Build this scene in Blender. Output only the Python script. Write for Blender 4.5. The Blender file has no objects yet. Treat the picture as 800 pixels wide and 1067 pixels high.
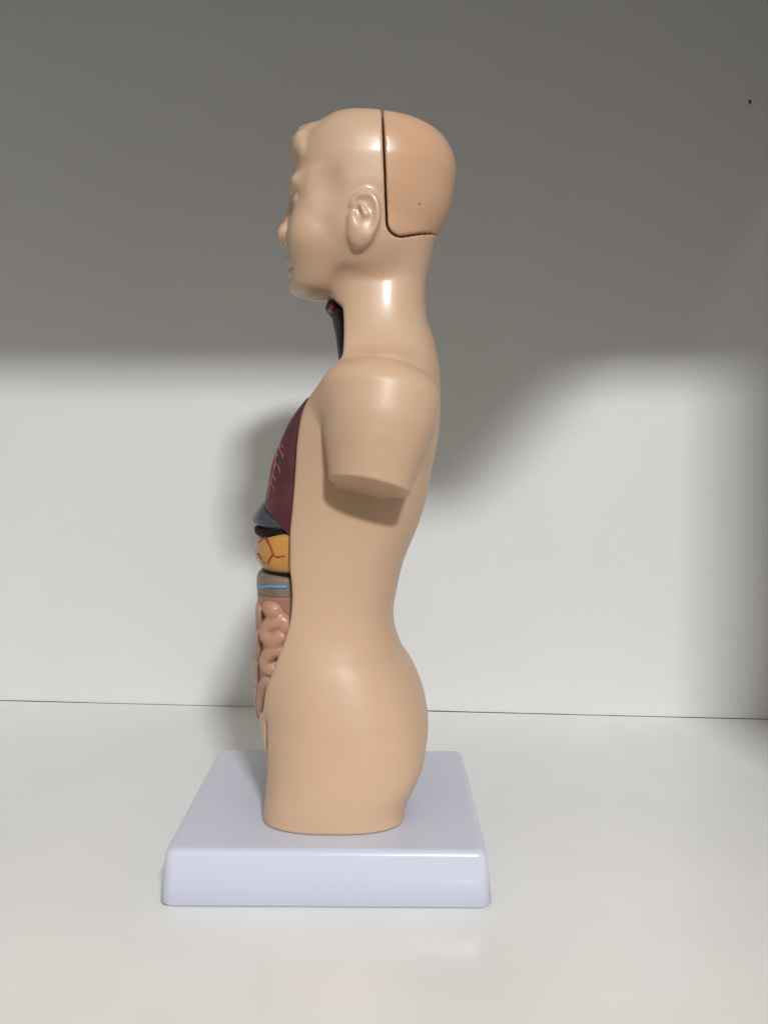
import bpy, bmesh, math, random
import numpy as np
from mathutils import Matrix, Vector

VOX = 0.0006
random.seed(4)
rng = np.random.default_rng(4)
sc = bpy.context.scene
col = sc.collection
W = 0.114                    # width of the base plate, metres
HB = 0.0205                  # height of the base plate
F = 1008.0                   # focal length in pixels of an 800 px wide picture

# ------------------------------------------------------------------ camera
CAM = Vector((0.01908, -0.38961, 0.16394))
PITCH, YAW, ROLL = math.radians(4.0085), math.radians(0.0862), math.radians(0.4146)
R = Matrix.Rotation(-YAW, 3, 'Z') @ Matrix.Rotation(math.pi / 2 - PITCH, 3, 'X') @ Matrix.Rotation(ROLL, 3, 'Z')
cd = bpy.data.cameras.new('camera')
cd.sensor_fit = 'HORIZONTAL'
cd.sensor_width = 36.0
cd.lens = F / 800.0 * 36.0
cd.clip_start = 0.01
cd.clip_end = 50
cam = bpy.data.objects.new('camera', cd)
col.objects.link(cam)
cam.matrix_world = Matrix.Translation(CAM) @ R.to_4x4()
sc.camera = cam


def P(u, v, y=0.0):
    """the point of the vertical plane at depth y that a measurement (u, v) taken from the photograph belongs to"""
    d = R @ Vector(((u - 400.0) / F, -(v - 533.5) / F, -1.0))
    t = (y - CAM.y) / d.y
    return CAM + d * t


def pxs(y=0.0):
    return (y - CAM.y) / F


# ------------------------------------------------------------------ materials
def mat(name, rgb, rough=0.4, var=0.05, scale=25.0, bump=0.02, bscale=300.0, sss=0.0, coat=0.0, rvar=0.06, spec=0.5, bdist=0.0004):
    m = bpy.data.materials.new(name)
    m.use_nodes = True
    nt = m.node_tree
    b = nt.nodes['Principled BSDF']
    tc = nt.nodes.new('ShaderNodeTexCoord')
    n1 = nt.nodes.new('ShaderNodeTexNoise')
    n1.inputs['Scale'].default_value = scale
    n1.inputs['Detail'].default_value = 5
    nt.links.new(tc.outputs['Object'], n1.inputs['Vector'])
    r = nt.nodes.new('ShaderNodeValToRGB')
    r.color_ramp.elements[0].position = 0.3
    r.color_ramp.elements[1].position = 0.7
    r.color_ramp.elements[0].color = tuple(c * (1 - var) for c in rgb) + (1,)
    r.color_ramp.elements[1].color = tuple(min(1, c * (1 + var)) for c in rgb) + (1,)
    nt.links.new(n1.outputs['Fac'], r.inputs['Fac'])
    nt.links.new(r.outputs['Color'], b.inputs['Base Color'])
    n2 = nt.nodes.new('ShaderNodeTexNoise')
    n2.inputs['Scale'].default_value = bscale
    n2.inputs['Detail'].default_value = 4
    nt.links.new(tc.outputs['Object'], n2.inputs['Vector'])
    mr = nt.nodes.new('ShaderNodeMapRange')
    mr.inputs['From Min'].default_value = 0.3
    mr.inputs['From Max'].default_value = 0.7
    mr.inputs['To Min'].default_value = max(0.02, rough - rvar)
    mr.inputs['To Max'].default_value = rough + rvar
    n3 = nt.nodes.new('ShaderNodeTexNoise')
    n3.inputs['Scale'].default_value = scale * 2.3
    n3.inputs['Detail'].default_value = 6
    nt.links.new(tc.outputs['Object'], n3.inputs['Vector'])
    nt.links.new(n3.outputs['Fac'], mr.inputs['Value'])
    nt.links.new(mr.outputs['Result'], b.inputs['Roughness'])
    bp = nt.nodes.new('ShaderNodeBump')
    bp.inputs['Strength'].default_value = bump
    bp.inputs['Distance'].default_value = bdist
    nt.links.new(n2.outputs['Fac'], bp.inputs['Height'])
    nt.links.new(bp.outputs['Normal'], b.inputs['Normal'])
    b.inputs['Specular IOR Level'].default_value = spec
    if sss:
        b.inputs['Subsurface Weight'].default_value = sss
        b.inputs['Subsurface Radius'].default_value = (1.0, 0.5, 0.3)
        b.inputs['Subsurface Scale'].default_value = 0.003
    if coat:
        b.inputs['Coat Weight'].default_value = coat
        b.inputs['Coat Roughness'].default_value = 0.15
    return m


def polish(m, z0, z1, r):
    """the head and neck of the model have been handled smooth: a glossier skin above z1"""
    nt = m.node_tree; b = nt.nodes['Principled BSDF']
    tc = nt.nodes.new('ShaderNodeTexCoord'); sx = nt.nodes.new('ShaderNodeSeparateXYZ'); mr = nt.nodes.new('ShaderNodeMapRange')
    mr.interpolation_type = 'SMOOTHSTEP'
    mr.inputs['From Min'].default_value = z0; mr.inputs['From Max'].default_value = z1
    mr.inputs['To Max'].default_value = 0.52
    nt.links.new(tc.outputs['Object'], sx.inputs[0]); nt.links.new(sx.outputs['Z'], mr.inputs['Value'])
    nt.links.new(mr.outputs['Result'], b.inputs['Coat Weight'])
    b.inputs['Coat Roughness'].default_value = r


def srgb(r, g, b):
    f = lambda c: (c / 255 / 12.92) if c / 255 <= 0.04045 else ((c / 255 + 0.055) / 1.055) ** 2.4
    return (f(r), f(g), f(b))


M_skin = mat('skin_plastic', (0.615, 0.414, 0.275), rough=0.42, var=0.04, scale=18, bump=0.10, bscale=190, sss=0.06, rvar=0.015)
polish(M_skin, P(390, 380).z, P(390, 325).z, 0.17)
M_cap = mat('skull_plastic', (0.625, 0.383, 0.240), rough=0.27, var=0.02, scale=24, bump=0.10, bscale=190, sss=0.12, rvar=0.0)
M_base = mat('lavender_plastic', (0.585, 0.612, 0.74), rough=0.26, var=0.004, scale=14, bump=0.0, bscale=160, rvar=0.0)
M_lung = mat('maroon_paint', (0.085, 0.022, 0.030), rough=0.42, var=0.16, scale=90, bump=0.25, bscale=350)
M_vein = mat('pink_paint', (0.26, 0.085, 0.09), rough=0.35, var=0.25, scale=200)
M_red = mat('red_paint', (0.30, 0.022, 0.020), rough=0.35, var=0.15, scale=200)
M_artery = mat('crimson_paint', (0.22, 0.030, 0.032), rough=0.38, var=0.2, scale=200)
M_blue = mat('blue_paint', (0.09, 0.33, 0.62), rough=0.35, var=0.08, scale=200)
M_dia = mat('slate_paint', (0.052, 0.058, 0.074), rough=0.38, var=0.12, scale=120)
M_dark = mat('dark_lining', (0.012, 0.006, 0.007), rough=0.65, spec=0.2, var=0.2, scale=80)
M_stom = mat('yellow_paint', (0.50, 0.25, 0.055), rough=0.36, var=0.14, scale=70, bump=0.15)
M_panc = mat('grey_brown_paint', (0.21, 0.155, 0.118), rough=0.40, var=0.16, scale=110, bump=0.15)
M_colon = mat('dull_pink_paint', (0.34, 0.175, 0.12), rough=0.40, var=0.10, scale=110, bump=0.15)
M_larynx = mat('dark_red_paint', (0.12, 0.022, 0.022), rough=0.30, var=0.2, scale=200)
M_trach = mat('dark_navy_paint', (0.030, 0.028, 0.040), rough=0.35, var=0.2, scale=150)

# intestine: dull flesh paint with dark red lines painted between the coils (value stored on the mesh)
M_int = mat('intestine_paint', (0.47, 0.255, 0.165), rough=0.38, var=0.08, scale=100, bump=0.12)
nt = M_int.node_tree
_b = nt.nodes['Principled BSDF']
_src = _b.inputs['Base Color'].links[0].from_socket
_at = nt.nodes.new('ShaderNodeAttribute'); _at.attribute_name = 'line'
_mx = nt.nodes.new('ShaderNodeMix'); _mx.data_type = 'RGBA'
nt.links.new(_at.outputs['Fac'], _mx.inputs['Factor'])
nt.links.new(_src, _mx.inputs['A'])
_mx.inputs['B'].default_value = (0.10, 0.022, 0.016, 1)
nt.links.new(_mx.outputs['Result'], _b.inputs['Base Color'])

M_wall = mat('white_board', (0.735, 0.738, 0.735), rough=0.42, var=0.02, scale=8, bump=0.05, bscale=90, rvar=0.05)
M_floor = mat('white_laminate', (0.82, 0.815, 0.80), rough=0.19, var=0.032, scale=11, bump=0.04, bscale=55, rvar=0.07)


# ------------------------------------------------------------------ helpers
def empty(name, loc=(0, 0, 0)):
    o = bpy.data.objects.new(name, None)
    o.empty_display_size = 0.02
    o.location = loc
    col.objects.link(o)
    return o


def link_mesh(name, me, m, parent=None, smooth=True):
    o = bpy.data.objects.new(name, me)
    me.materials.append(m)
    if smooth:
        me.polygons.foreach_set('use_smooth', np.ones(len(me.polygons), dtype=bool))
    col.objects.link(o)
    if parent is not None:
        o.parent = parent
    return o


def pchip(xq, xs, ys):
    xs = np.asarray(xs, float); ys = np.asarray(ys, float)
    o = np.argsort(xs); xs = xs[o]; ys = ys[o]
    h = np.diff(xs); d = np.diff(ys) / h
    m = np.zeros_like(ys)
    m[0] = d[0]; m[-1] = d[-1]
    for i in range(1, len(xs) - 1):
        if d[i - 1] * d[i] > 0:
            w1 = 2 * h[i] + h[i - 1]; w2 = h[i] + 2 * h[i - 1]
            m[i] = (w1 + w2) / (w1 / d[i - 1] + w2 / d[i])
    xc = np.clip(xq, xs[0], xs[-1])
    k = np.clip(np.searchsorted(xs, xc) - 1, 0, len(xs) - 2)
    t = (xc - xs[k]) / h[k]
    t2 = t * t; t3 = t2 * t
    return ((2 * t3 - 3 * t2 + 1) * ys[k] + (t3 - 2 * t2 + t) * h[k] * m[k]
            + (-2 * t3 + 3 * t2) * ys[k + 1] + (t3 - t2) * h[k] * m[k + 1])


def smin(a, b, k):
    if k <= 0:
        return np.minimum(a, b)
    h = np.maximum(k - np.abs(a - b), 0) / k
    return np.minimum(a, b) - h * h * k * 0.25


def smax(a, b, k):
    return -smin(-a, -b, k)


def smooth_path(pp, k=5):
    pp = [np.array(q, float) for q in pp]
    out = []
    for i in range(len(pp) - 1):
        p0 = pp[max(i - 1, 0)]; p1 = pp[i]; p2 = pp[i + 1]; p3 = pp[min(i + 2, len(pp) - 1)]
        for j in range(k):
            t = j / k
            out.append(0.5 * (2 * p1 + (p2 - p0) * t + (2 * p0 - 5 * p1 + 4 * p2 - p3) * t * t + (3 * p1 - p0 - 3 * p2 + p3) * t ** 3))
    out.append(pp[-1])
    return out


class Field:
    """a signed field on a regular lattice"""
    def __init__(s, lo, hi, vox):
        s.vox = vox
        s.ax = [np.arange(math.floor(l / vox), math.ceil(h / vox) + 1).astype(np.float32) * vox for l, h in zip(lo, hi)]
        s.F = np.full([len(a) for a in s.ax], 0.05, np.float32)

    def sub(s, lo, hi):
        sl = []
        for a, l, h in zip(s.ax, lo, hi):
            i0 = int(np.searchsorted(a, l)); i1 = int(np.searchsorted(a, h))
            sl.append(slice(max(0, i0 - 1), min(len(a), i1 + 1)))
        x = s.ax[0][sl[0]][:, None, None]; y = s.ax[1][sl[1]][None, :, None]; z = s.ax[2][sl[2]][None, None, :]
        return tuple(sl), x, y, z

    def full(s):
        return (slice(None),) * 3, s.ax[0][:, None, None], s.ax[1][None, :, None], s.ax[2][None, None, :]


def loft_f(x, y, z, nodes, n=2.0, yc=0.0, yplane=None, wide=0.5):
    """nodes: (v, front u, back u, half width[, n]) as read from the photograph"""
    yp = yc if yplane is None else yplane
    zz = [P(0.5 * (q[1] + q[2]), q[0], yp).z for q in nodes]
    xf = [P(q[1], q[0], yp).x for q in nodes]
    xb = [P(q[2], q[0], yp).x for q in nodes]
    zr = z.ravel()
    f = pchip(zr, zz, xf); b = pchip(zr, zz, xb); hw = pchip(zr, zz, [q[3] for q in nodes])
    a = np.maximum((b - f) / 2, 1e-4)[None, None, :]
    c = (f + (b - f) * wide)[None, None, :]
    hw = np.maximum(hw, 1e-4)[None, None, :]
    yy = np.abs(y - yc)
    if wide != 0.5:
        a2 = np.where(x < c, a * 2 * wide, a * 2 * (1 - wide))
    else:
        a2 = a
    if any(len(q) > 4 for q in nodes):
        n = pchip(zr, zz, [q[4] if len(q) > 4 else n for q in nodes])[None, None, :].astype(np.float32)
    if not hasattr(n, 'shape') and n == 2.0:
        r = np.sqrt(((x - c) / a2) ** 2 + (yy / hw) ** 2)
    else:
        r = (np.abs((x - c) / a2) ** n + (yy / hw) ** n) ** (1.0 / n)
    d = (r - 1) * np.minimum(a, hw)
    return np.maximum(d, np.maximum(z - max(zz), min(zz) - z)).astype(np.float32)


def ell_f(x, y, z, c, s, rot=None):
    dx, dy, dz = x - c[0], y - c[1], z - c[2]
    if rot is not None:
        q = rot.transposed()
        dx, dy, dz = [q[i][0] * dx + q[i][1] * dy + q[i][2] * dz for i in range(3)]
    k0 = np.sqrt((dx / s[0]) ** 2 + (dy / s[1]) ** 2 + (dz / s[2]) ** 2)
    k1 = np.sqrt((dx / s[0] ** 2) ** 2 + (dy / s[1] ** 2) ** 2 + (dz / s[2] ** 2) ** 2) + 1e-9
    return (k0 * (k0 - 1) / k1).astype(np.float32)


def cap_f(x, y, z, a, b, ra, rb):
    ab = [b[i] - a[i] for i in range(3)]
    L = sum(q * q for q in ab) + 1e-12
    t = np.clip(((x - a[0]) * ab[0] + (y - a[1]) * ab[1] + (z - a[2]) * ab[2]) / L, 0, 1)
    d = np.sqrt((x - a[0] - t * ab[0]) ** 2 + (y - a[1] - t * ab[1]) ** 2 + (z - a[2] - t * ab[2]) ** 2)
    return (d - (ra + (rb - ra) * t)).astype(np.float32)


def box_of(c, r):
    return [c[i] - r[i] for i in range(3)], [c[i] + r[i] for i in range(3)]


def add_ell(fl, c, s, k=0.002, rot=None, sign=1):
    m = max(s) + k + 0.002
    sl, x, y, z = fl.sub(*box_of(c, (m, m, m)))
    d = ell_f(x, y, z, c, s, rot)
    fl.F[sl] = smin(fl.F[sl], d, k) if sign > 0 else smax(fl.F[sl], -d, k)


def add_cap(fl, a, b, ra, rb, k=0.002, sign=1):
    m = max(ra, rb) + k + 0.002
    lo = [min(a[i], b[i]) - m for i in range(3)]; hi = [max(a[i], b[i]) + m for i in range(3)]
    sl, x, y, z = fl.sub(lo, hi)
    d = cap_f(x, y, z, a, b, ra, rb)
    fl.F[sl] = smin(fl.F[sl], d, k) if sign > 0 else smax(fl.F[sl], -d, k)


def surface(ax, Fv, smooth=3):
    """surface nets"""
    S = Fv < 0
    n = S[:-1, :-1, :-1].astype(np.int8)
    cnt = np.zeros(n.shape, np.int8)
    for i in (0, 1):
        for j in (0, 1):
            for k in (0, 1):
                cnt += S[i:S.shape[0] - 1 + i, j:S.shape[1] - 1 + j, k:S.shape[2] - 1 + k]
    act = np.argwhere((cnt > 0) & (cnt < 8))
    idx = np.full(cnt.shape, -1, np.int32)
    idx[act[:, 0], act[:, 1], act[:, 2]] = np.arange(len(act))
    corner = np.array([(i, j, k) for i in (0, 1) for j in (0, 1) for k in (0, 1)])
    vals = np.stack([Fv[act[:, 0] + c[0], act[:, 1] + c[1], act[:, 2] + c[2]] for c in corner], 1).astype(np.float64)
    acc = np.zeros((len(act), 3)); num = np.zeros(len(act))
    for a in range(8):
        for b in range(a + 1, 8):
            if np.abs(corner[a] - corner[b]).sum() != 1:
                continue
            va, vb = vals[:, a], vals[:, b]
            cr = (va < 0) != (vb < 0)
            t = np.where(cr, va / np.where(cr, va - vb, 1), 0)
            p = corner[a][None] + t[:, None] * (corner[b] - corner[a])[None]
            acc += np.where(cr[:, None], p, 0); num += cr
    loc = act + acc / num[:, None]
    vox = ax[0][1] - ax[0][0]
    V = np.stack([ax[i][0] + loc[:, i] * vox for i in range(3)], 1)
    Q = []
    for axis in range(3):
        s0 = [slice(None)] * 3; s1 = [slice(None)] * 3
        s0[axis] = slice(0, -1); s1[axis] = slice(1, None)
        a = S[tuple(s0)]; b = S[tuple(s1)]
        for flip in (False, True):
            e = np.argwhere((a & ~b) if not flip else (~a & b))
            o1, o2 = [q for q in range(3) if q != axis]
            lim = np.array(cnt.shape)
            e = e[(e[:, o1] > 0) & (e[:, o2] > 0) & (e[:, o1] < lim[o1]) & (e[:, o2] < lim[o2])]
            if not len(e):
                continue
            def cell(d1, d2):
                q = e.copy(); q[:, o1] += d1; q[:, o2] += d2
                return idx[q[:, 0], q[:, 1], q[:, 2]]
            q = np.stack([cell(-1, -1), cell(0, -1), cell(0, 0), cell(-1, 0)], 1)
            fwd = (axis != 1)
            if flip == fwd:
                q = q[:, ::-1]
            Q.append(q)
    Q = np.concatenate(Q)
    Q = Q[(Q >= 0).all(1)]
    E = np.concatenate([Q[:, [0, 1]], Q[:, [1, 2]], Q[:, [2, 3]], Q[:, [3, 0]]])
    deg = np.bincount(E[:, 0], minlength=len(V)) + np.bincount(E[:, 1], minlength=len(V))
    for it in range(smooth * 2):
        lam = 0.55 if it % 2 == 0 else -0.57
        N = np.zeros_like(V)
        for c in range(3):
            N[:, c] = np.bincount(E[:, 0], V[E[:, 1], c], len(V)) + np.bincount(E[:, 1], V[E[:, 0], c], len(V))
        V = V + lam * (N / np.maximum(deg, 1)[:, None] - V)
    return V, Q


def to_mesh(name, V, Q):
    me = bpy.data.meshes.new(name)
    me.vertices.add(len(V)); me.loops.add(len(Q) * 4); me.polygons.add(len(Q))
    me.vertices.foreach_set('co', V.astype(np.float32).ravel())
    me.loops.foreach_set('vertex_index', Q.astype(np.int32).ravel())
    me.polygons.foreach_set('loop_start', np.arange(0, len(Q) * 4, 4, dtype=np.int32))
    me.update(calc_edges=True)
    me.validate()
    return me


def field_obj(name, fl, m, parent, mirror=False, smooth=3):
    ax, Fv = fl.ax, fl.F
    if mirror:
        yy = fl.ax[1]; k = int(np.argmin(np.abs(yy)))
        half = Fv[:, :k + 1, :]
        Fv = np.concatenate([half, half[:, :-1, :][:, ::-1, :]], 1)
        ax = [ax[0], np.concatenate([yy[:k + 1], -yy[:k][::-1]]), ax[2]]
    V, Q = surface(ax, Fv, smooth)
    return link_mesh(name, to_mesh(name, V, Q), m, parent)


def tube_mesh(name, pts, rad, seg=8):
    """a tapered tube through the points"""
    bm = bmesh.new()
    rings = []
    n = len(pts)
    for i, p in enumerate(pts):
        t = (Vector(pts[min(i + 1, n - 1)]) - Vector(pts[max(i - 1, 0)])).normalized()
        a = t.orthogonal().normalized(); b = t.cross(a)
        r = rad[i] if hasattr(rad, '__len__') else rad
        rings.append([bm.verts.new(Vector(p) + (a * math.cos(q) + b * math.sin(q)) * r) for q in [2 * math.pi * k / seg for k in range(seg)]])
    # align each ring with the one before
    for A, B in zip(rings, rings[1:]):
        best = min(range(seg), key=lambda s: sum((A[k].co - B[(k + s) % seg].co).length for k in range(seg)))
        B[:] = B[best:] + B[:best]
        for k in range(seg):
            bm.faces.new((A[k], A[(k + 1) % seg], B[(k + 1) % seg], B[k]))
    bm.faces.new(rings[0]); bm.faces.new(rings[-1][::-1])
    bmesh.ops.recalc_face_normals(bm, faces=bm.faces)
    me = bpy.data.meshes.new(name)
    bm.to_mesh(me); bm.free()
    return me


def join_meshes(name, meshes):
    bm = bmesh.new()
    for m in meshes:
        bm.from_mesh(m)
    me = bpy.data.meshes.new(name)
    bm.to_mesh(me); bm.free()
    return me


# ------------------------------------------------------------------ the torso model
torso = empty('anatomical_torso', (0, 0, 0))
torso['label'] = 'flesh coloured plastic anatomical torso with open front and removable skull piece on lavender base'
torso['category'] = 'anatomical model'

TORSO = [(225, 364, 452, .0166), (245, 356, 451, .0168), (260, 352, 448.5, .0169), (276, 347, 444.8, .0171), (300, 345, 443.2, .0181), (320, 344, 443.3, .0197), (337, 342, 446, .0215), (350, 339, 450.5, .0235),
         (359, 336, 453, .0254), (367, 333, 454.6, .0277), (375, 329, 456, .0322), (386, 322, 457.8, .0382), (400, 313, 458.6, .0414), (430, 300, 458.4, .0425),
         (461, 288, 455.6, .0405), (490, 280, 449.8, .0378), (513, 275, 446, .0362), (544, 271, 436.5, .0350), (582, 269, 421, .0342), (609, 268, 414.5, .0338),
         (631, 267.5, 411.2, .0340), (649, 267, 412, .0347), (671, 266, 418, .0364), (690, 266, 430, .0385), (712, 267, 439.4, .0407), (734, 271, 445, .0424),
         (756, 275, 446, .0434, 2.6), (775, 277, 444.5, .0440, 2.7), (800, 279, 439.3, .0446, 2.8), (818, 277.5, 430, .0447, 2.8), (831, 276, 423.5, .0446, 2.8), (845, 274.5, 421, .0446, 2.8), (878, 274, 421, .0446, 2.8)]
THIGH = [(725, 290, 442, .0165), (740, 287, 444, .0174), (756, 284, 445.8, .0179), (775, 282, 444.5, .0182), (800, 279.7, 439.3, .0184), (818, 277.2, 430, .0184),
         (831, 275.5, 423.5, .0183), (845, 274.5, 421, .0182), (878, 274, 421, .0181)]
CUT = [(270, 320), (290, 338), (303, 346), (314, 355), (330, 356.5), (357, 357), (369, 356.5), (378, 351.5), (386, 345), (400, 335), (415, 322), (432, 314.5), (461, 310), (495, 307.5), (530, 304.6), (559, 302), (591, 302),
       (608, 304), (622, 304.6), (643, 303), (662, 298.5), (682, 291), (703, 283), (719, 276.5), (735, 273.5), (748, 271), (760, 262), (775, 245)]
SKULL = [(112.6, 364, 374, .003), (113.3, 356, 392, .008), (114.6, 350, 403, .0115), (117, 344, 416, .0145), (120, 339, 429, .0168), (124, 334, 441, .0188), (130, 328, 451, .0209), (137, 322, 459, .0227),
         (151, 314, 468, .0250), (166, 308.8, 473.5, .0262), (180, 307, 475, .0268), (202, 306.5, 472, .0267), (224, 308, 466.6, .0258), (238, 315, 459.8, .0247), (250, 326, 453, .0240), (262, 338, 448, .0224), (274, 350, 445, .0198), (286, 362, 440, .0165), (298, 378, 432, .0115), (308, 392, 420, .005)]
SKULL = [(v + (9.5 * ((172 - v) / 59.0) ** 1.4 if v < 172 else 0), a, b, h) for v, a, b, h in SKULL]
FACE = [(184, 320, 372, .017), (192, 310, 380, .0212), (200, 306.5, 385, .0224), (212, 305.5, 388, .0231), (222, 305, 386, .0232), (235, 304, 383, .0229), (250, 303, 384, .0226), (262, 302.7, 380, .0219),
        (275, 302.7, 374, .0205), (288, 303, 367, .0186), (298, 304, 361, .0163), (304, 307, 357, .0143), (309, 313, 353, .0112), (311.8, 321, 348, .007), (313, 329, 342, .003)]

LO, HI = (-0.050, -0.0635, HB - 0.001), (0.060, 0.0, 0.312)
body = Field(LO, HI, VOX)
ALL = body.full()
sl, x, y, z = ALL
Ftor = loft_f(x, y, z, TORSO, n=2.35)
body.F = Ftor.copy()
# shoulder and arm stump
A = P(398, 413, -0.0375); B = P(385, 508, -0.0450)
d = (B - A).normalized(); Ls = (B - A).length
e1 = Vector((1, 0, 0)); e1 = (e1 - d * e1.dot(d)).normalized(); e2 = d.cross(e1)
qx, qy, qz = x - A.x, y - A.y, z - A.z
t = (qx * d.x + qy * d.y + qz * d.z) / Ls
p1 = qx * e1.x + qy * e1.y + qz * e1.z
p2 = qx * e2.x + qy * e2.y + qz * e2.z
tc = np.clip(t, -0.6, 1.4)
tt = np.array([-0.6, 0, 0.25, 0.5, 0.75, 1.0, 1.4])
r1 = pchip(tc.ravel(), tt, [.0205, .0212, .0206, .0188, .0164, .0148, .0140]).reshape(tc.shape)
r2 = pchip(tc.ravel(), tt, [.0195, .0198, .0196, .0182, .0158, .0137, .0130]).reshape(tc.shape)
tcap = 0.38
shr = np.where(t < 0, np.clip(1 - np.abs(t / tcap) ** 1.9, 0.0004, 1) ** 0.56, 1.0)
r1 = r1 * shr; r2 = r2 * shr
fs = (np.sqrt((p1 / r1) ** 2 + (p2 / r2) ** 2) - 1) * np.minimum(r1, r2)
fs = np.maximum(fs, (-tcap - t) * Ls)
nn = Vector((-0.20, -0.27, -1)).normalized()
fs = smax(fs, (x - B.x) * nn.x + (y - B.y) * nn.y + (z - B.z) * nn.z, 0.0008).astype(np.float32)
kz = np.clip((z - P(385, 452, -0.04).z) / 0.02, 0, 1) * 0.012 + 0.0006
h = np.maximum(kz - np.abs(body.F - fs), 0) / kz
body.F = np.minimum(body.F, fs) - (h * h * kz * 0.25).astype(np.float32)
del qx, qy, qz, t, p1, p2, tc, r1, r2, shr, fs, h
# spine groove and buttock cleft
for (v0, u0, v1, u1, rr, dep) in ((440, 462, 560, 437, .006, .0032), (560, 437, 640, 416, .006, .0034), (640, 416, 690, 436, .005, .0025)):
    a = P(u0, v0, 0); b = P(u1, v1, 0)
    add_cap(body, (a.x + dep, 0, a.z), (b.x + dep, 0, b.z), rr, rr, 0.006, -1)
# the pelvis passes over into two thighs
sl, x, y, z = body.sub((LO[0], LO[1], 0), (HI[0], 0.0, P(300, 735, 0).z))
ft = loft_f(x, y, z, THIGH, n=2.4, yc=-0.0262)
q = np.clip((P(300, 742, 0).z - z) / (P(300, 742, 0).z - P(300, 835, 0).z), 0, 1)
q = (q * q * (3 - 2 * q)).astype(np.float32)
body.F[sl] = body.F[sl] * (1 - q) + ft * q
a = P(441, 715, 0); b = P(443, 790, 0)
add_cap(body, (a.x + .004, 0, a.z), (b.x + .002, 0, b.z), .0035, .0055, 0.004, -1)
def groove(pts, r, k):
    for (u0, v0, y0), (u1, v1, y1) in zip(pts, pts[1:]):
        a = P(u0, v0, y0); b = P(u1, v1, y1)
        add_cap(body, (a.x, y0, a.z), (b.x, y1, b.z), r, r, k, -1)


groove([(283.5, 742, -.0245), (281.8, 772, -.0245), (279.0, 806, -.0235)], .0008, .0040)
# the front is cut open
sl, x, y, z = ALL
cz = [P(u, v, -0.03).z for v, u in CUT]; cx = [P(u, v, -0.03).x for v, u in CUT]
Lx = pchip(ALL[3].ravel(), cz, cx)[None, None, :].astype(np.float32)
body.F = smax(body.F, Lx - ALL[1], 0.0012)
zt, zb = P(320, 412, 0).z, P(290, 728, 0).z
cav = np.maximum(np.maximum(Ftor + 0.0032, ALL[1] - (Lx + 0.020)), np.maximum(ALL[3] - zt, zb - ALL[3]))
body.F = smax(body.F, -cav, 0.0008)
del cav, Ftor

# head
head = Field((-0.050, -0.0635, P(360, 322, 0).z), (0.060, 0.0, 0.312), VOX)
z0 = head.ax[2][0]
sl, x, y, z = head.full()
fh = smin(loft_f(x, y, z, SKULL, n=2.15, wide=0.41), loft_f(x, y, z, FACE, n=2.25), 0.005)
head.F = fh


def hp(u, v, y):
    q = P(u, v, y)
    return (q.x, y, q.z)


def he(u, v, y, su, sv, sy, k=0.002, rot=None, sign=1):
    s = pxs(y)
    add_ell(head, hp(u, v, y), (su * s, sy, sv * s), k, rot, sign)


# wavy hair over the forehead, swept up into a quiff
he(316.5, 153, -0.001, 13.5, 15.0, .0085, .004)
he(315.5, 152, -0.0095, 11, 14.5, .0055, .003)
he(308.8, 159.0, -0.002, 6.6, 7.6, .0042, .0010)
he(311.2, 158.5, -0.0085, 6.6, 7.6, .0036, .0010)
he(316.0, 156.5, -0.0135, 6.2, 8.0, .0032, .0016)
he(309.5, 147.5, -0.0050, 6.4, 6.5, .0036, .0010)
he(313.5, 145.0, -0.0108, 6.2, 7.0, .0034, .0012)
he(316.5, 138.5, -0.0040, 7.0, 5.6, .0046, .0012)
he(326, 136.5, -0.007, 8, 6, .0060, .004)
# soft hollow of the temple
he(336, 190, -0.0292, 15, 20, .0048, .006, None, -1)
# brow, eye socket, eye
he(309.5, 193, -0.0090, 6.0, 5.5, .0080, .0045)
he(302.5, 211, -0.0105, 6.0, 9.0, .0068, .0040, None, -1)
he(312.4, 210, -0.0108, 8.0, 8.0, .0056, .0018)
add_cap(head, hp(305.2, 207, -0.0062), hp(309.3, 208.2, -0.0160), .00065, .00055, .0010)
add_cap(head, hp(304.8, 214.4, -0.0070), hp(310, 213.6, -0.0155), .00055, .0005, .0008)
# cheek
he(319, 246, -0.0130, 14, 18, .0075, .009)
# nose
add_cap(head, hp(308, 205, 0), hp(301.5, 236, 0), .0016, .0026, .0028)
he(297.4, 244.6, 0, 8.9, 11.2, .0042, .0013)
he(300.2, 248.5, -0.0040, 6.0, 7.0, .0030, .0014)
he(296.8, 253.2, -0.0024, 2.6, 2.2, .0011, .0008, None, -1)
# lips and chin
he(303.2, 271, -0.0022, 4.2, 5.6, .0054, .0020)
he(303.6, 286, 0, 3.8, 5.0, .0066, .0020)
add_cap(head, hp(300.2, 278.5, 0), hp(306.8, 278.2, -0.0098), .0008, .0007, .0010, -1)
add_cap(head, hp(300.4, 292.5, 0), hp(303.5, 291.8, -0.0050), .0010, .0008, .0022, -1)
he(309.5, 300, 0, 7.5, 7.5, .0070, .003)

# fullness behind the jaw
he(380, 252, -0.0165, 24, 28, .0060, .010)
# ear
EY = -0.0256
rot = Matrix.Rotation(math.radians(-9), 3, 'Z') @ Matrix.Rotation(math.radians(7), 3, 'Y')
s = pxs(EY)
add_ell(head, hp(380, 226.5, EY + .0004), (15.0 * s, .0025, 27.5 * s), .0020, rot)
ring = [(368.5, 213), (370.5, 207), (375, 203), (381, 201.5), (387, 203.5), (391.3, 209), (393.4, 217), (393.5, 226), (391.5, 234), (388, 241), (383, 247)]


def ear_y(u):
    return EY - .0013 - (u - 379.0) * s * math.tan(math.radians(9))


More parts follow.
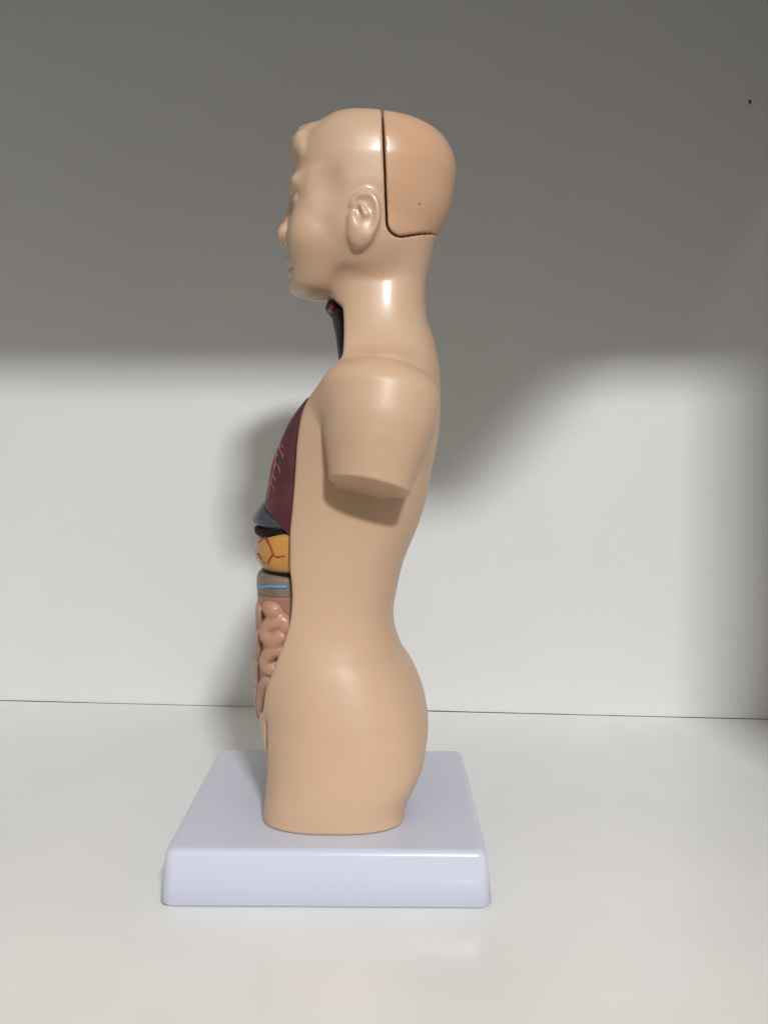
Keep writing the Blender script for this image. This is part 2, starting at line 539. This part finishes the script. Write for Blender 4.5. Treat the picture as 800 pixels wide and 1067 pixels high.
sl, x, y, z = head.sub(*box_of(hp(379, 228, EY), (.016, .008, .018)))
fr = np.full(head.F[sl].shape, 1.0, np.float32)
rp = smooth_path(ring, 4)
for q in range(len(rp) - 1):
    (u0, v0), (u1, v1) = rp[q], rp[q + 1]
    fr = np.minimum(fr, cap_f(x, y, z, hp(u0, v0, ear_y(u0)), hp(u1, v1, ear_y(u1)), .00105 - .00001 * q, .00105 - .00001 * (q + 1)))
head.F[sl] = smin(head.F[sl], fr, 0.0020)
he(375.0, 217, EY - .0030, 6.2, 11.0, .0021, .0018, Matrix.Rotation(math.radians(-8), 3, 'Y'), -1)
he(372.5, 227, EY - .0031, 3.6, 6.5, .0020, .0018, None, -1)
add_cap(head, hp(376, 213, EY - .0017), hp(380.5, 223, EY - .0021), .0008, .0011, .0014)
he(367, 229, EY - .0006, 3.4, 7, .0013, .0022)
he(374.5, 244, EY - .0000, 9.5, 11.5, .0021, .0038)
# the skull piece: region behind the seam, its lower front corner rounded
s0 = pxs(0)


def cap_region(x, z):
    p0 = P(398.6, 117, -.022); p1 = P(402.5, 215, -.026)
    nx, nz = (p1.z - p0.z), -(p1.x - p0.x)
    L = math.hypot(nx, nz); nx /= L; nz /= L
    if nx > 0: nx, nz = -nx, -nz
    d1 = (x - p0.x) * nx + (z - p0.z) * nz           # negative behind the seam
    q0 = P(412, 245.5, -.024); q1 = P(456, 240.8, -.010)
    mx, mz = (q1.z - q0.z), -(q1.x - q0.x)
    L = math.hypot(mx, mz); mx /= L; mz /= L
    if mz > 0: mx, mz = -mx, -mz
    d2 = (x - q0.x) * mx + (z - q0.z) * mz           # negative above the lower seam
    rr = 0.0060
    u = np.maximum(d1 + rr, 0); w = np.maximum(d2 + rr, 0)
    return np.sqrt(u * u + w * w) - rr + np.minimum(np.maximum(d1 + rr, d2 + rr), 0)


sl, x, y, z = head.full()
reg = cap_region(x, z) + 0 * y
k0 = int(round((head.ax[2][0] - body.ax[2][0]) / VOX))
bs = body.F[:, :, k0:k0 + head.F.shape[2]]
hf = head.F
merged = smin(bs, hf, 0.0042)
skull = Field((-0.050, -0.0635, P(360, 322, 0).z), (0.060, 0.0, 0.312), VOX)
whole = np.minimum(hf, bs)
skull.F = smax(smax(whole, (reg + 0.00030).astype(np.float32), 0.0006), -(whole + 0.0042), 0.0004)
bs[...] = smax(merged, -np.maximum((reg - 0.00050).astype(np.float32), -(whole + 0.0050)), 0.0005)
body.F = np.maximum(body.F, (HB + 0.0001) - body.ax[2][None, None, :])
field_obj('body', body, M_skin, torso, mirror=True)
sk = field_obj('skull_cap', skull, M_cap, torso, mirror=True)
sk['label'] = 'slightly browner removable back of the skull behind a dark seam'
# a small dark speck in the plastic of the skull piece
_o = CAM; _d = (P(437, 212, 0) - CAM).normalized()
hit, loc, nor, _i = sk.ray_cast(_o, _d)
if hit:
    bm = bmesh.new()
    bmesh.ops.create_icosphere(bm, subdivisions=2, radius=1)
    M = Matrix.Translation(loc) @ nor.to_track_quat('Z', 'Y').to_matrix().to_4x4() @ Matrix.Diagonal((.00038, .00046, .00012, 1))
    bm.transform(M)
    me = bpy.data.meshes.new('speck'); bm.to_mesh(me); bm.free()
    link_mesh('speck', me, mat('dark_speck', (0.20, 0.09, 0.05), rough=0.5), sk)
del body, head, skull, whole, merged, hf, bs, reg

# ------------------------------------------------------------------ organs
OV = 0.0005


def organ_field(v0, v1, ylo=-.034, yhi=.034):
    return Field((-0.045, ylo, P(280, v1, 0).z), (0.012, yhi, P(280, v0, 0).z), OV)


LUNG = [(412, 325, 345, .003), (416, 319, 345, .0065), (421, 315, 345, .0085), (429, 309, 346, .0105), (442, 300.6, 346, .0120), (461, 292, 346, .0130), (474, 286.5, 346, .0133), (491, 282, 346, .0135),
        (504, 279.7, 346, .0135), (521, 276.5, 346, .0135), (540, 273, 346, .013), (556, 273, 346, .012)]
lung_objs = []
for sgn in (-1, 1):
    yc = 0.0152 * sgn
    fl = organ_field(405, 560)
    sl, x, y, z = fl.full()
    f = loft_f(x, y, z, LUNG, n=2.3, yc=yc, yplane=-.0152)
    a = P(266, 516, -.02); b = P(300, 553.5, -.02)
    nx, nz = (b.z - a.z), -(b.x - a.x)
    L = math.hypot(nx, nz); nx /= L; nz /= L
    if nz > 0: nx, nz = -nx, -nz
    f = smax(f, (x - a.x) * nx + (z - a.z) * nz + 0 * y, .0010)
    fl.F = f.astype(np.float32)
    lung_objs.append(field_obj('lung', fl, M_lung, torso))


def on_loft(nodes, u, v, yc, n, sgn=-1, lift=0.0002, yplane=None):
    """the point of a loft's side surface at a measurement of the photograph"""
    y0 = yc + sgn * 0.008
    for _ in range(6):
        q = P(u, v, y0)
        zz = [P(0.5 * (w[1] + w[2]), w[0], yplane if yplane is not None else yc).z for w in nodes]
        pf = pchip(np.array([q.z]), zz, [P(w[1], w[0], yplane if yplane is not None else yc).x for w in nodes])[0]
        pb = pchip(np.array([q.z]), zz, [P(w[2], w[0], yplane if yplane is not None else yc).x for w in nodes])[0]
        hw = pchip(np.array([q.z]), zz, [w[3] for w in nodes])[0]
        c = (pf + pb) / 2; a = (pb - pf) / 2
        r = min(0.999, abs((q.x - c) / a))
        y0 = yc + sgn * hw * (1 - r ** n) ** (1 / n)
    q = P(u, v, y0)
    return Vector((q.x - lift * 0.6, y0 + sgn * lift * 0.8, q.z))


# vessels in relief on the lungs
paths = [[(292, 463), (288.5, 474), (286, 486), (283.8, 498), (281.8, 508), (279.5, 521)],
         [(289, 470), (286, 480), (283.2, 489), (282.3, 497)],
         [(291, 467), (294, 473), (294.5, 478)],
         [(287, 482), (290.5, 487), (291, 493)],
         [(284.5, 494), (281.5, 501), (280.8, 509)],
         [(288, 476), (284.5, 483), (284.5, 489)],
         [(293.5, 463), (296, 467)],
         [(282.5, 504), (285.3, 509), (285, 514)],
         [(284.5, 495), (287.5, 501)],
         [(281, 512), (279, 517), (278.6, 523)]]


def vessel(nodes, pp, yc, n, rad, yplane=None, sgn=-1, wob=0.0):
    pts = smooth_path(pp)
    V3 = [on_loft(nodes, q[0] + wob * rng.normal(), q[1], yc, n, sgn, 0.0001, yplane) for q in pts]
    rr = np.linspace(rad, rad * 0.55, len(V3))
    return V3, rr


for sgn, lo in zip((-1, 1), lung_objs):
    pink, red = [], []
    for i, pp in enumerate(paths):
        V3, rr = vessel(LUNG, pp, -.0152, 2.3, .00042 if i == 0 else .00032, wob=0.35)
        if sgn > 0:
            V3 = [Vector((p.x, -p.y, p.z)) for p in V3]
        (red if i in (1, 5) else pink).append(tube_mesh('v', V3, rr, 6))
    link_mesh('vein', join_meshes('vein', pink), M_vein, lo)
    link_mesh('artery', join_meshes('artery', red), M_artery, lo)


def block(name, nodes, m, v0, v1, n=2.3, extra=None):
    fl = organ_field(v0, v1)
    sl, x, y, z = fl.full()
    fl.F = loft_f(x, y, z, nodes, n=n)
    if extra:
        extra(fl)
    return field_obj(name, fl, m, torso)


# dark bed behind the organs
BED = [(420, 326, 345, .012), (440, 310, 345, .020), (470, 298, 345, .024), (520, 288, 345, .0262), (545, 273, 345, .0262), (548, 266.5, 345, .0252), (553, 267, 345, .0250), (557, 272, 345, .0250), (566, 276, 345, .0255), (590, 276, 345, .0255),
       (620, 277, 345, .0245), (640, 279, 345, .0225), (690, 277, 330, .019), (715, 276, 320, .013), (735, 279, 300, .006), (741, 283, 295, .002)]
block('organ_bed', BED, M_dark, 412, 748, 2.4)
DIA = [(519, 281, 340, .015), (524, 274.5, 340, .0215), (531, 269, 340, .0248), (537, 265.3, 340, .0264), (540.5, 264.6, 340, .0268), (543.5, 266.5, 340, .0264), (546.5, 275, 340, .0255), (549, 290, 340, .0245)]
block('diaphragm', DIA, M_dia, 512, 560, 2.2)
STOM = [(548, 295, 340, .0230), (549.5, 287, 340, .0250), (552.5, 276, 340, .0262), (558, 270.5, 340, .0268), (566, 267.6, 340, .0271), (571, 266.6, 340, .0273), (577, 268.2, 340, .0272), (583, 271.3, 340, .0266),
        (588, 275.5, 340, .0255), (591, 283, 340, .023)]
nt = M_stom.node_tree
_b = nt.nodes['Principled BSDF']; _src = _b.inputs['Base Color'].links[0].from_socket
_tc = nt.nodes.new('ShaderNodeTexCoord'); _sx = nt.nodes.new('ShaderNodeSeparateXYZ'); nt.links.new(_tc.outputs['Object'], _sx.inputs[0])
_mr = nt.nodes.new('ShaderNodeMapRange'); _mr.inputs['From Min'].default_value = P(270, 570, -.008).x; _mr.inputs['From Max'].default_value = P(277, 570, -.015).x
nt.links.new(_sx.outputs['X'], _mr.inputs['Value'])
_mx = nt.nodes.new('ShaderNodeMix'); _mx.data_type = 'RGBA'; nt.links.new(_mr.outputs['Result'], _mx.inputs['Factor'])
_mx.inputs['A'].default_value = (0.50, 0.29, 0.17, 1); nt.links.new(_src, _mx.inputs['B']); nt.links.new(_mx.outputs['Result'], _b.inputs['Base Color'])
st = block('stomach', STOM, M_stom, 545, 597, 2.3)
for grp in ([[(269.5, 565), (276, 560), (284, 556.5), (292, 553.5)], [(277, 559.5), (281, 568), (285, 577), (289, 580.5), (297, 579)], [(285, 577), (281, 583), (279, 588)]], [[(269, 577), (273, 583), (276, 588)]]):
    for side in (1, -1):
        tubes = []
        for pp in grp:
            V3, rr = vessel(STOM, pp, 0, 2.3, .00042)
            tubes.append(tube_mesh('v', [Vector((p.x, p.y * side, p.z)) for p in V3], rr, 6))
        link_mesh('artery', join_meshes('artery', tubes), M_red, st)

PANC = [(591.5, 276, 340, .0240), (592.8, 272, 340, .0256), (595.5, 270.2, 340, .0263), (602, 269.6, 340, .0266), (610, 269.8, 340, .0267), (612.5, 270.5, 340, .0266)]
block('pancreas', PANC, M_panc, 588, 616, 2.6)
COL = [(612, 270.4, 340, .0266), (618, 270.5, 340, .0265), (626, 272.5, 340, .0262), (634, 276, 340, .0256)]
block('colon', COL, M_colon, 608, 637, 2.6)
BL = [(606, 269.7, 340, .0267), (620, 270.6, 340, .0266)]
V3 = [on_loft(BL, u, 611.5 + 0.25 * math.sin(u * 0.35) + max(0, 277 - u) * .1, 0, 2.6, -1, -.0001) for u in np.linspace(270.2, 298.5, 26)]
V3f = [Vector((p.x, -p.y, p.z)) for p in V3][::1]
front = [Vector((V3[0].x, yy, V3[0].z)) for yy in np.linspace(-V3[0].y, V3[0].y, 9)[1:-1]]
link_mesh('duct', tube_mesh('duct', V3f[::-1] + front + V3, 0.00058, 6), M_blue, torso)

# intestines: a bed with coils
INT = [(620, 280, 335, .0245), (630, 274.5, 335, .0256), (645, 272.5, 335, .0260), (665, 271, 332, .0256), (690, 270, 325, .0228), (712, 269.3, 315, .0176), (728, 269, 300, .0124), (740, 271, 290, .0066), (748, 276, 284, .002)]
fl = organ_field(612, 756)
sl, x, y, z = fl.full()
d0 = loft_f(x, y, z, INT, n=2.4)
coils = [  # u, v, depth y, semi axes in u and v (px), in y (m), tilt
    (287, 634, -.0212, 14, 12.0, .0066, 18),
    (273.5, 637, -.0120, 7.0, 18, .0070, 0), (273, 668, -.0115, 7.0, 17, .0072, 4), (271, 698, -.0070, 6.4, 17, .0070, 2), (270.5, 727, -.0030, 5.6, 15, .0055, 0),
    (272.5, 648, .0020, 6, 18, .0075, 0), (271.2, 682, .0025, 5.8, 18, .0078, 0), (270.5, 712, .0040, 5.4, 15, .0060, 0), (270.8, 740, .0005, 4.6, 9, .0055, 0),
    (274, 638, .0150, 6.5, 18, .0068, 0), (273, 672, .0140, 6.2, 18, .0068, 0), (274, 704, .0115, 6.5, 16, .0060, 0), (273.5, 730, .0066, 5.8, 13, .0055, 0),
    (288, 637, .0215, 13, 13, .0062, -15), (286, 660, .0210, 11, 11, .0060, 20), (284, 684, .0180, 9, 14, .0060, 15), (280, 706, .0145, 7, 13, .0050, 10)]
ds = [d0 + 0.0004]
for (u, v, yy, su, sv, sy, tilt) in coils:
    q = P(u, v, yy); s = pxs(yy)
    ds.append(ell_f(x, y, z, (q.x, yy, q.z), (su * s, sy, sv * s), Matrix.Rotation(math.radians(tilt), 3, 'Y')))
loops = [([(300, 655, -.0215), (295, 647, -.0228), (286, 649, -.0222), (280, 654, -.0205), (279, 663, -.0200), (285, 668, -.0205), (293, 664, -.0215)], .0031),
         ([(292, 678, -.0188), (285, 679, -.0182), (279, 685, -.0165), (279, 694, -.0155), (285, 698, -.0160)], .0029),
         ([(281, 708, -.0135), (276.5, 714, -.0112), (274.5, 726, -.0080), (274.5, 741, -.0050)], .0026)]
for pts, r0 in loops:
    sp = [(u_, v_, min(-.003, on_loft(INT, u_, v_, 0, 2.4).y + .0009)) for u_, v_, _y in smooth_path(pts, 4)]
    dl = np.full(d0.shape, 1.0, np.float32)
    for p_, q_ in zip(sp, sp[1:]):
        dl = np.minimum(dl, cap_f(x, y, z, hp(*p_), hp(*q_), r0, r0))
    ds.append(dl)
f1 = np.full(d0.shape, 1.0, np.float32); f2 = f1.copy()
tot = np.full(d0.shape, 1.0, np.float32)
for q in ds:
    f2 = np.minimum(f2, np.maximum(f1, q)); f1 = np.minimum(f1, q)
    tot = smin(tot, q, 0.0013)
fl.F = tot
V, Q = surface(fl.ax, fl.F, 2)
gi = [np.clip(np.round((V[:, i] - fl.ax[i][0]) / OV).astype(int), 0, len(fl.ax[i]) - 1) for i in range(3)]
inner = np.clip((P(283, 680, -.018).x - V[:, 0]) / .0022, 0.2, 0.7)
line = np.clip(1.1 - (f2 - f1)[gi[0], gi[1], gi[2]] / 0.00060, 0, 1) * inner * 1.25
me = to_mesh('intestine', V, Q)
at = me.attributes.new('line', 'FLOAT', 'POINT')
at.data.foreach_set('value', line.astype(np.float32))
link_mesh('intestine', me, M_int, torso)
del ds, f1, f2, tot

# larynx and windpipe under the chin
def rod(name, pts, m, k=.0015):
    fl = Field((-0.010, -.014, P(345, 392, 0).z), (0.012, .014, P(345, 306, 0).z), OV)
    for (u0, v0, y0, ra), (u1, v1, y1, rb) in pts:
        add_cap(fl, hp(u0, v0, y0), hp(u1, v1, y1), ra, rb, k)
    return field_obj(name, fl, m, torso)


rod('larynx', [((349, 313, 0, .0026), (345.3, 321, 0, .0021)), ((345.3, 321, 0, .0021), (348, 327, 0, .0018)), ((347, 321, -.004, .0016), (347, 325, .004, .0016))], M_larynx)
rod('windpipe', [((350, 322, 0, .0026), (355, 340, 0, .0025)), ((355, 340, 0, .0025), (358.5, 374, 0, .0022)), ((352, 326, -.005, .0020), (358.5, 368, -.006, .0019)), ((352, 326, .005, .0020), (358.5, 368, .006, .0019))], M_trach)


# ------------------------------------------------------------------ the base plate
def rounded_ring(bm, hw, r, z, seg=8):
    vs = []
    for cxs, cys, a0 in ((1, 1, 0), (-1, 1, 90), (-1, -1, 180), (1, -1, 270)):
        for k in range(seg + 1):
            a = math.radians(a0 + 90 * k / seg)
            vs.append(bm.verts.new((cxs * (hw - r) + r * math.cos(a), cys * (hw - r) + r * math.sin(a), z)))
    return vs


bm = bmesh.new()
hb, ht = W / 2 + .0022, W / 2 + .0004
prof = [(hb - .0014, .0002), (hb - .0010, .0007), (hb - .0002, .0014)]
fr = .0030
for k in range(0, 9):
    a = math.radians(6 + (84) * k / 8)
    prof.append((ht - fr + fr * math.cos(a), HB - fr + fr * math.sin(a)))
rings = [rounded_ring(bm, q[0], max(.0046 - max(0, hb - q[0]) * .5, .002), q[1]) for q in prof]
for A_, B_ in zip(rings, rings[1:]):
    n_ = len(A_)
    for k in range(n_):
        bm.faces.new((A_[k], A_[(k + 1) % n_], B_[(k + 1) % n_], B_[k]))
bm.faces.new(rings[-1]); bm.faces.new(rings[0][::-1])
bmesh.ops.recalc_face_normals(bm, faces=bm.faces)
me = bpy.data.meshes.new('base_plate'); bm.to_mesh(me); bm.free()
o = link_mesh('base_plate', me, M_base, torso)


# ------------------------------------------------------------------ the shelf it stands in
WROT = math.radians(3.7)
WY = CAM.y + 0.588          # the back wall's distance on the camera's axis
WX = CAM.x


def box_mesh(name, x0, x1, y0, y1, z0, z1, m, bev=0.001):
    bm = bmesh.new()
    bmesh.ops.create_cube(bm, size=1)
    for v in bm.verts:
        v.co = Vector(((x0 + x1) / 2 + v.co.x * (x1 - x0), (y0 + y1) / 2 + v.co.y * (y1 - y0), (z0 + z1) / 2 + v.co.z * (z1 - z0)))
    if bev:
        bmesh.ops.bevel(bm, geom=bm.edges[:], offset=bev, segments=2, profile=0.5, affect='EDGES')
    me = bpy.data.meshes.new(name); bm.to_mesh(me); bm.free()
    o = link_mesh(name, me, m, None, False)
    o['kind'] = 'structure'
    o.location = (WX, WY, 0)
    o.rotation_euler = (0, 0, -WROT)
    return o


# local frame of the shelf: x along the wall, y = 0 at the wall, minus y towards the camera
DEPTH = 0.402
TOP = 0.430
RIGHT = 0.272
LEFT = -0.62
box_mesh('floor', LEFT, RIGHT, -DEPTH, -0.0005, -0.022, 0.0, M_floor, 0.0004)
bm = bmesh.new()
xs = np.linspace(LEFT, RIGHT + .03, 160)
bot = 0.00022 + 0.00010 * np.convolve(rng.normal(size=168), np.ones(9) / 3.0, 'valid')
pts = [(a, max(.00008, min(.0006, b))) for a, b in zip(xs, bot)]
fr_ = [bm.verts.new((a, 0, b)) for a, b in pts]; bk_ = [bm.verts.new((a, .012, b)) for a, b in pts]
ft_ = [bm.verts.new((a, 0, TOP + .02)) for a, b in pts]; bt_ = [bm.verts.new((a, .012, TOP + .02)) for a, b in pts]
for k in range(len(pts) - 1):
    bm.faces.new((fr_[k], fr_[k + 1], ft_[k + 1], ft_[k])); bm.faces.new((bk_[k + 1], bk_[k], bt_[k], bt_[k + 1])); bm.faces.new((fr_[k + 1], fr_[k], bk_[k], bk_[k + 1]))
bmesh.ops.recalc_face_normals(bm, faces=bm.faces)
me = bpy.data.meshes.new('wall'); bm.to_mesh(me); bm.free()
o = link_mesh('wall', me, M_wall, None, False)
o['kind'] = 'structure'; o.location = (WX, WY, 0); o.rotation_euler = (0, 0, -WROT)
# a dark chip in the board's coating
bm = bmesh.new()
q = P(781.5, 105, WY - .0145)
c0 = (q.x - WX) / math.cos(WROT)
vs = [bm.verts.new((c0 + a * .6, -.0006, q.z + b * .7)) for a, b in ((-.0008, .0008), (-.0012, .0002), (-.0009, -.0007), (0, -.0010), (.0006, -.0024), (.0010, -.0022), (.0009, -.0006), (.0010, .0004), (.0004, .0014), (-.0001, .0016))]
f_ = bm.faces.new(vs)
ex = bmesh.ops.extrude_face_region(bm, geom=[f_])
for v in [e for e in ex['geom'] if isinstance(e, bmesh.types.BMVert)]:
    v.co.y += .0012
bmesh.ops.recalc_face_normals(bm, faces=bm.faces)
me = bpy.data.meshes.new('wall_mark'); bm.to_mesh(me); bm.free()
o = link_mesh('wall_mark', me, mat('dark_chip', (0.03, 0.03, 0.025), rough=0.7), None, False)
o['kind'] = 'structure'; o.location = (WX, WY, 0); o.rotation_euler = (0, 0, -WROT)
box_mesh('side_wall', RIGHT, RIGHT + .018, -DEPTH, -0.0005, 0.0005, TOP, M_wall)
box_mesh('side_wall', LEFT - .018, LEFT, -DEPTH, -0.0005, -0.022, TOP, M_wall)
box_mesh('ceiling', LEFT, RIGHT, -DEPTH, -0.0005, TOP, TOP + .018, M_wall)

# unseen blocker added at the upper board's front to shade the wall's right
bm = bmesh.new()
ol = [(.112, .006), (.112, -.043), (.119, -.054), (.130, -.060), (.142, -.060), (.153, -.055), (.166, -.042), (.182, -.022), (.196, -.006), (.208, .006)]
ov = [(-DEPTH - .0065, 0), (-DEPTH - .0015, 0)]
rg = [[bm.verts.new((a, yy, TOP + b)) for a, b in ol] for yy, _ in ov]
bm.faces.new(rg[0]); bm.faces.new(rg[1][::-1])
for k in range(len(ol)):
    k2 = (k + 1) % len(ol)
    bm.faces.new((rg[0][k], rg[1][k], rg[1][k2], rg[0][k2]))
bmesh.ops.recalc_face_normals(bm, faces=bm.faces)
me = bpy.data.meshes.new('shadow_blocker'); bm.to_mesh(me); bm.free()
o = link_mesh('shadow_blocker', me, M_wall, None, False)
o['kind'] = 'structure'; o.location = (WX, WY, 0); o.rotation_euler = (0, 0, -WROT)

# ------------------------------------------------------------------ light: one ceiling lamp in front, to the right
LD = Vector((0.235, -1.0, 0.62)).normalized()
lp = Vector((0.02, 0.0, 0.20)) + LD * 2.0
ld = bpy.data.lights.new('ceiling_lamp', 'AREA')
ld.shape = 'RECTANGLE'
ld.size = 0.20
ld.size_y = 0.10
ld.energy = 32
ld.color = (0.985, 0.992, 1.0)
lo = bpy.data.objects.new('ceiling_lamp', ld)
col.objects.link(lo)
lo.location = lp
lo.rotation_euler = (-LD).to_track_quat('-Z', 'Y').to_euler()

w = bpy.data.worlds.new('World')
sc.world = w
w.use_nodes = True
bg = w.node_tree.nodes['Background']
bg.inputs['Color'].default_value = (1.0, 0.95, 0.87, 1)
bg.inputs['Strength'].default_value = 1.0
wn = w.node_tree
wt = wn.nodes.new('ShaderNodeTexCoord'); wsx = wn.nodes.new('ShaderNodeSeparateXYZ'); wr = wn.nodes.new('ShaderNodeValToRGB'); wm = wn.nodes.new('ShaderNodeMapRange')
wn.links.new(wt.outputs['Generated'], wsx.inputs[0])
wm.inputs['From Min'].default_value = -1; wm.inputs['From Max'].default_value = 1
wn.links.new(wsx.outputs['Z'], wm.inputs['Value']); wn.links.new(wm.outputs['Result'], wr.inputs['Fac'])
el = wr.color_ramp.elements
el[0].position = 0.40; el[0].color = (.070, .062, .050, 1)
el[1].position = 0.74; el[1].color = (.62, .575, .49, 1)
e_ = el.new(0.54); e_.color = (.128, .114, .090, 1)
wn.links.new(wr.outputs['Color'], bg.inputs['Color'])

sc.view_settings.view_transform = 'Standard'
sc.view_settings.look = 'None'
sc.view_settings.exposure = 0
sc.view_settings.gamma = 1
sc.render.engine = 'CYCLES'
sc.cycles.max_bounces = 8
sc.cycles.caustics_reflective = False
sc.cycles.use_denoising = True
